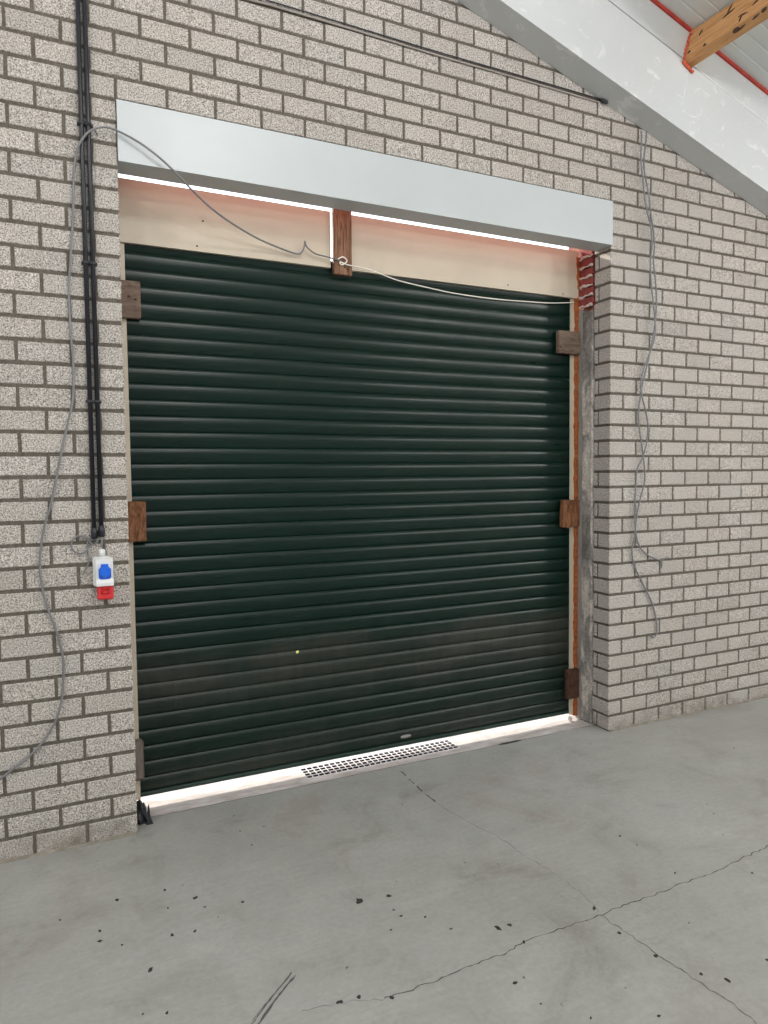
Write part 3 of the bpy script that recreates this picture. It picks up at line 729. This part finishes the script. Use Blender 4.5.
# pair of cables hanging on the right
def cx(pts, y0=-0.03): return [aty(u, v, y) for u, v, y in pts]
A = [(641.5, 131, -.06), (641.5, 140, -.06), (641, 160, -.06), (643, 180, -.058), (645, 200, -.056), (648, 215, -.055), (651, 228, -.05), (652, 245, -.05), (650.5, 262, -.05), (651, 280, -.05), (653, 300, -.045), (655, 320, -.045), (655, 335, -.04), (651, 350, -.035), (645, 365, -.03), (641, 382, -.03), (642, 396, -.03), (645, 408, -.03), (648, 425, -.03), (646.5, 443, -.03), (642.5, 458, -.028), (637, 470, -.025), (635.5, 490, -.022), (634.5, 510, -.022), (635.5, 528, -.022), (638, 543, -.022), (645, 553, -.018), (655, 558.5, -.018), (661, 560.5, -.016), (662, 564, -.016), (661.5, 568, -.014)]
B = [(646.5, 131, -.045), (646, 142, -.045), (644, 160, -.045), (645, 175, -.045), (649, 195, -.048), (650.5, 212, -.048), (653, 228, -.046), (654.5, 245, -.046), (653.5, 262, -.046), (655.5, 280, -.042), (656.5, 300, -.04), (655.5, 320, -.04), (652.5, 340, -.034), (648.5, 360, -.03), (643.5, 380, -.024), (640.5, 396, -.022), (638.5, 412, -.02), (639.5, 430, -.02), (642.5, 450, -.02), (644.5, 468, -.02), (644.5, 482, -.02), (640, 500, -.02), (636.5, 518, -.02), (635, 535, -.02), (632, 550, -.014), (634.5, 566, -.012), (640, 578, -.012), (646, 590, -.012), (652, 603, -.012), (656, 618, -.012), (657, 630, -.012), (655.5, 636, -.012), (652.5, 637, -.012), (649.5, 634.5, -.012)]
e1 = cable('hanging_cable', cx(A), 0.0050, 'cable', 'shorter of two grey hanging cables on the right brickwork, its end turned out right', group='grey cables hanging from the rafter', k=5)
e2 = cable('hanging_cable', cx(B), 0.0050, 'cable', 'longer of two grey hanging cables on the right brickwork, ending in a small hook', group='grey cables hanging from the rafter', k=5)
bm = bmesh.new(); tube(bm, spline(cx([(657, 559.5, -.016), (662, 560, -.016), (666, 557.5, -.014), (669, 556.5, -.012)]), 4), 0.003, 8)
obj('bare_end', bm, M['cable'], e1, smooth=True)
# conduit and black cable high on the wall
def hw(pix, y): return [aty(u, v, y) for u, v in pix]
cable('wall_tube', hw([(205, -16), (240, -3), (270, 5), (340, 25.5), (440, 56), (520, 79), (598, 102)], -0.007), 0.0055, 'tube', 'dusty grey-brown tube fixed to the bricks high above the fascia', 'tube', 3)
cable('wall_cable', hw([(230, -16), (250, -5), (268, 0.5), (340, 22.2), (440, 52.5), (520, 75.5), (600, 99), (609, 101.5)], -0.008), 0.0032, 'black_rubber', 'black cable lying along the top of the dusty tube high above the fascia', 'cable', 3)
bm = bmesh.new(); p = aty(605, 102, -0.02)
tube(bm, [p + Vector((-0.03, 0, 0.012)), p + Vector((-0.02, 0, 0.006)), p + Vector((0.012, 0, -0.002)), p + Vector((0.02, 0, -0.004))], lambda t: 0.011 if 0.2 < t < 0.8 else 0.005, 10)
tag(obj('cable_plug', bm, M['black_rubber']), 'black plug at the end of the dusty tube where it meets the white rafter', 'plug')

# ---------------------------------------------------------------- scraps at the foot of the left jamb
e = empty('rubber_scrap', (0.475, 0.15, 0)); tag(e, 'torn dark rubber scrap with an upright shard at the foot of the left door jamb', 'scrap')
bm = bmesh.new()
g = bmesh.ops.create_icosphere(bm, subdivisions=3, radius=1)
for v in g['verts']:
    q_ = v.co.copy(); d = 1 + 0.5 * mn.noise(q_ * 2.2)
    v.co = Vector((0.470 + q_.x * 0.036 * d, 0.125 + q_.y * 0.050 * d, max(0.0, 0.026 + q_.z * 0.070 * d - max(0, q_.x) * 0.05)))
obj('crumpled_lump', bm, M['black_rubber'], e)
bm = bmesh.new()
prism(bm, [(0.486, 0.0), (0.518, 0.0), (0.506, 0.035), (0.500, 0.100), (0.494, 0.085), (0.492, 0.04)], 'y', 0.062, 0.068)
fix(bm); obj('shard', bm, M['black_rubber'], e)
bm = bmesh.new(); p = aty(566, 712, 0.285)
blob(bm, (3.218, 0.27, 0.012), 0.014, (1, 1, 1.1), 5, 3, 0.4)
tag(obj('stone_chip', bm, M['grate']), 'small white chip on the threshold beside the right foot of the shutter', 'chip')
